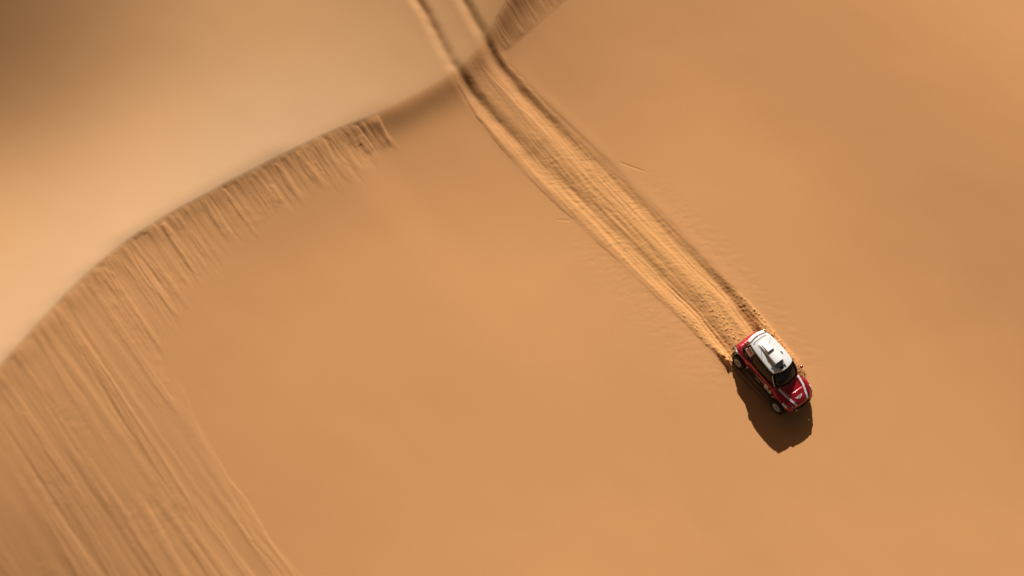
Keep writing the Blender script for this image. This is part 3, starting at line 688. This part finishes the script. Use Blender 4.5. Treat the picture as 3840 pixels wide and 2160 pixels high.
# door graphics, the near side and the far side alike
def sidepatch(name, s, x0, x1, z0, z1, m, par, skew=0.):
    def f(u, v):
        x = x0 + (x1 - x0) * u; z = z0 + (z1 - z0) * v + skew * u; return Vector((x, s * (Wd(x) + .006), z))
    return solid(MB().grid(f, 8, 1).build(name, m, par), .004)
for s, dk, fk, rk in ((-1, 'door_r', 'fender_fr', 'fender_rr'), (1, 'door_l', 'fender_fl', 'fender_rl')):
    d_ = parts[dk]
    sidepatch('door_stripe', s, -.36, .78, .80, .835, DECAL, d_)
    nb_ = sidepatch('door_number_panel', s, .30, .78, .60, .79, DECAL, d_)
    def wedge(u, v):
        x = .30 + .46 * u; return Vector((x, s * (Wd(x) + .007), .836 + v * .12 * (1 - u)))
    solid(MB().grid(wedge, 6, 1).build('door_number_panel', DECAL, d_), .004)
    for k in range(7): sidepatch('panel_print', s, .36 + k * .055, .39 + k * .055, .655, .74, INK, nb_).location.y = s * .004
    for k in range(5): sidepatch('sill_print', s, -.30 + k * .07, -.26 + k * .07, .545, .60, DECAL, d_)
    MB().box((-.22, s * (.885), .96), (.16, .03, .03)).build('door_handle', BLACK, d_, bevel=.006)
    sidepatch('fender_sticker', s, -.98, -.90, .50, .72, DECAL, parts[rk])
    for k in range(6): sidepatch('fender_print', s, -1.66 + k * .07, -1.63 + k * .07, 1.03, 1.06, DECAL, parts[rk])
    a0 = [(1.45 + .57 * math.cos(a), s * (Wd(1.45 + .57 * math.cos(a)) + .004), .40 + .57 * math.sin(a)) for a in np.linspace(2.35, 2.75, 6)]
    MB().tube(a0, .014, 6).build('arch_highlight', DECAL, parts[fk])  # white tube painting the highlight along the arch edge
    # white lettered panel in the rear quarter window
    qp = solid(MB().grid(lambda u, v: side(s, .57 + .29 * u, .32 + .60 * v) + Vector((0, s * .006, .003)), 8, 4).build('window_panel', DECAL, car, True), .003)
    for k in range(7):
        u0 = .06 + k * .13
        solid(MB().grid(lambda u, v: side(s, .57 + .29 * (u0 + .08 * u), .48 + .26 * v) + Vector((0, s * .013, .005)), 1, 2).build('panel_print', REDINK, qp), .002)
    # black flares around the arches
    for xw in (-1.45, 1.45):
        MB().tube([(xw + .535 * math.cos(a), s * (Wd(xw + .5 * math.cos(a)) - .005), .40 + .51 * math.sin(a)) for a in np.linspace(.12, PI - .12, 19)], .032, 6).build('wheel_arch', BLACK, car, True)
# ------------------------------------------------------------------ wheels
def wheel(x, y, steer):
    s = -1 if y < 0 else 1
    e = empty('wheel', car); e.location = (x, y, .40); e.rotation_euler = (0, 0, steer)
    W2 = .13
    prof = [(-W2 + .02, .235), (-W2, .26), (-W2, .33), (-W2 + .02, .375), (-W2 + .045, .392), (0, .398), (W2 - .045, .392), (W2 - .02, .375), (W2, .33), (W2, .26), (W2 - .02, .235)]
    ty = lathe(prof, 48)
    for k in range(30):
        for off, ph in ((-.075, 0), (-.02, .5), (.035, 0), (.09, .5)):
            a = 2 * PI * (k + ph) / 30; rot = Matrix.Rotation(-a, 3, 'Y')
            ty.box((math.cos(a) * .400, off - .008, math.sin(a) * .400), (.022, .040, .045), rot)
    ty.build('tyre', RUBBER, e, False)
    o = s * W2
    rm = lathe([(o * .9, .240), (o * .98, .232), (o * .93, .205), (o * .55, .185), (o * .50, .10), (o * .62, .055), (o * .60, .0)], 40)
    rim = rm.build('rim', RIM, e, True); 
    sp_ = MB()
    for k in range(6):
        a = 2 * PI * k / 6; rot = Matrix.Rotation(-a, 3, 'Y'); sp_.box((math.cos(a) * .13, o * .66, math.sin(a) * .13), (.15, .03, .06), rot)
    sp_.build('spokes', RIM, rim, bevel=.006)
    MB().tube([(0, o * .5, 0), (0, o * .86, 0)], [.055, .045], 16).build('hub', HUB, rim)
for x, y, st in ((-1.45, -.89, 0), (-1.45, .89, 0), (1.45, -.89, .05), (1.45, .89, .05)): wheel(x, y, st)
for xw in (-1.45, 1.45): MB().tube([(xw, -.78, .40), (xw, .78, .40)], .035).build('axle', STEEL, car)

# ------------------------------------------------------------------ crew
def person(y, loc_label, drive):
    """seated figure in car coordinates, helmet on, hands forward"""
    nodes = {}; V = []; E = []; Rr = []
    def nd(k, p, r, par=None):
        nodes[k] = len(V); V.append(p); Rr.append(r)
        if par is not None: E.append((nodes[par], nodes[k]))
    nd('pelvis', (-.30, y, .83), (.15, .13))
    nd('waist', (-.33, y, 1.00), (.14, .12), 'pelvis'); nd('chest', (-.34, y, 1.18), (.17, .12), 'waist'); nd('neckb', (-.33, y, 1.31), (.08, .08), 'chest')
    nd('neck', (-.31, y, 1.38), (.055, .055), 'neckb'); nd('head', (-.28, y, 1.47), (.085, .09), 'neck'); nd('crown', (-.28, y, 1.56), (.07, .07), 'head')
    for s in (-1, 1):
        q = 'l' if s > 0 else 'r'
        nd('hip' + q, (-.24, y + s * .10, .80), (.10, .09), 'pelvis'); nd('knee' + q, (.18, y + s * .12, .84), (.068, .068), 'hip' + q); nd('ankle' + q, (.50, y + s * .10, .56), (.042, .042), 'knee' + q); nd('toe' + q, (.64, y + s * .10, .58), (.04, .03), 'ankle' + q)
        nd('sh' + q, (-.33, y + s * .20, 1.26), (.065, .065), 'neckb')
        nd('el' + q, (-.08, y + s * .25, 1.05), (.045, .045), 'sh' + q)
        hx_, hz = (.46, 1.16) if drive else (.22, .98)
        nd('wr' + q, (hx_ - .10, y + s * .15, hz - .01), (.028, .024), 'el' + q); nd('palm' + q, (hx_ - .03, y + s * .14, hz), (.036, .020), 'wr' + q)
        for k, (dy, ln) in enumerate(((-.027, .060), (-.009, .072), (.009, .068), (.026, .052))):
            a = 'f%d%s' % (k, q); nd(a, (hx_ + .01, y + s * .14 + dy, hz + .01), (.009, .009), 'palm' + q)
            nd(a + 'b', (hx_ + .01 + ln * .6, y + s * .14 + dy * 1.1, hz + .005), (.0085, .0085), a); nd(a + 'c', (hx_ + .01 + ln * .8, y + s * .14 + dy * 1.1, hz - .025), (.008, .008), a + 'b')
        nd('th' + q, (hx_ - .01, y + s * .10, hz + .015), (.011, .011), 'palm' + q); nd('thb' + q, (hx_ + .03, y + s * .085, hz + .01), (.009, .009), 'th' + q)
    me = bpy.data.meshes.new('person'); me.from_pydata(V, E, []); o = bpy.data.objects.new('person', me); col.objects.link(o)
    sk = o.modifiers.new('skin', 'SKIN'); sk.use_smooth_shade = True
    for i, r in enumerate(Rr): me.skin_vertices[0].data[i].radius = r
    me.skin_vertices[0].data[0].use_root = True
    ssf = o.modifiers.new('sub', 'SUBSURF'); ssf.levels = 1; ssf.render_levels = 1
    dg = bpy.context.evaluated_depsgraph_get(); m2 = bpy.data.meshes.new_from_object(o.evaluated_get(dg)); bpy.data.objects.remove(o); m2.name = 'person'
    m2.materials.clear(); m2.materials.append(SUIT)
    po = bpy.data.objects.new('person', m2); col.objects.link(po); po.matrix_world = car.matrix_world.copy()
    lab(po, loc_label, 'person')
    def shell(u, v):
        a = 2 * PI * u; b_ = PI * v
        return Vector((-.265 + .150 * math.sin(b_) * math.cos(a), y + .130 * math.sin(b_) * math.sin(a), 1.49 + .148 * math.cos(b_)))
    hm = MB().grid(shell, 24, 14).build('helmet', WHITE, po, True)
    MB().grid(lambda u, v: Vector((-.265 + .154 * math.cos((u - .5) * 1.9) * (1 - .1 * v), y + .134 * math.sin((u - .5) * 1.9), 1.455 + .085 * v)), 10, 3).build('visor', INK, hm, True)
    return po
person(-.42, 'co-driver in white helmet sitting behind the near side window of the rally car', False)
person(.38, 'driver in white helmet gripping the steering wheel on the far side of the rally car', True)

# ------------------------------------------------------------------ sand thrown up by the rear wheel
def spray():
    rg = np.random.RandomState(5); mb = MB()
    def clod(p, r):
        n = 5; V = []
        ico = [(0, 0, 1), (.89, 0, .45), (.28, .85, .45), (-.72, .53, .45), (-.72, -.53, .45), (.28, -.85, .45), (.72, .53, -.45), (-.28, .85, -.45), (-.89, 0, -.45), (-.28, -.85, -.45), (.72, -.53, -.45), (0, 0, -1)]
        fc = [(0, 1, 2), (0, 2, 3), (0, 3, 4), (0, 4, 5), (0, 5, 1), (1, 6, 2), (2, 7, 3), (3, 8, 4), (4, 9, 5), (5, 10, 1), (6, 7, 2), (7, 8, 3), (8, 9, 4), (9, 10, 5), (10, 6, 1), (11, 7, 6), (11, 8, 7), (11, 9, 8), (11, 10, 9), (11, 6, 10)]
        k = rg.uniform(.6, 1.3, (12, 1)); q = np.array(ico) * k * r * rg.uniform(.7, 1.3, 3)
        mb.add([tuple(np.array(p) + a) for a in q], fc)
    def loc(x, y, z): return F_ * x + L_ * y + N_ * z
    for i in range(170):     # plume off the near rear wheel
        s = rg.beta(1.1, 1.3); x = -1.40 - 1.15 * s + rg.normal(0, .05); y = -1.12 - .22 * s ** .5 + rg.normal(0, .07)
        z = .04 + .20 * math.sin(min(1, s * 1.2 + .15) * PI * .75) * rg.uniform(.15, 1)
        clod(loc(x, y, z), rg.uniform(.010, .034) * (1 - .4 * s))
    for i in range(260):     # thin curtain along the far side
        x = rg.uniform(-3.0, .9); y = 1.42 + .35 * rg.rand() + .10 * math.sin(x * 3); z = .06 + rg.rand() ** 2 * .20
        clod(loc(x, y, z), rg.uniform(.010, .030))
    o = mb.build('sand_spray', sand_mat('spray_sand', False, (.68, .36, .14)), None)
    o['kind'] = 'stuff'; o['label'] = 'clumps of sand thrown up beside the rally car wheels'; o['category'] = 'sand'
spray()
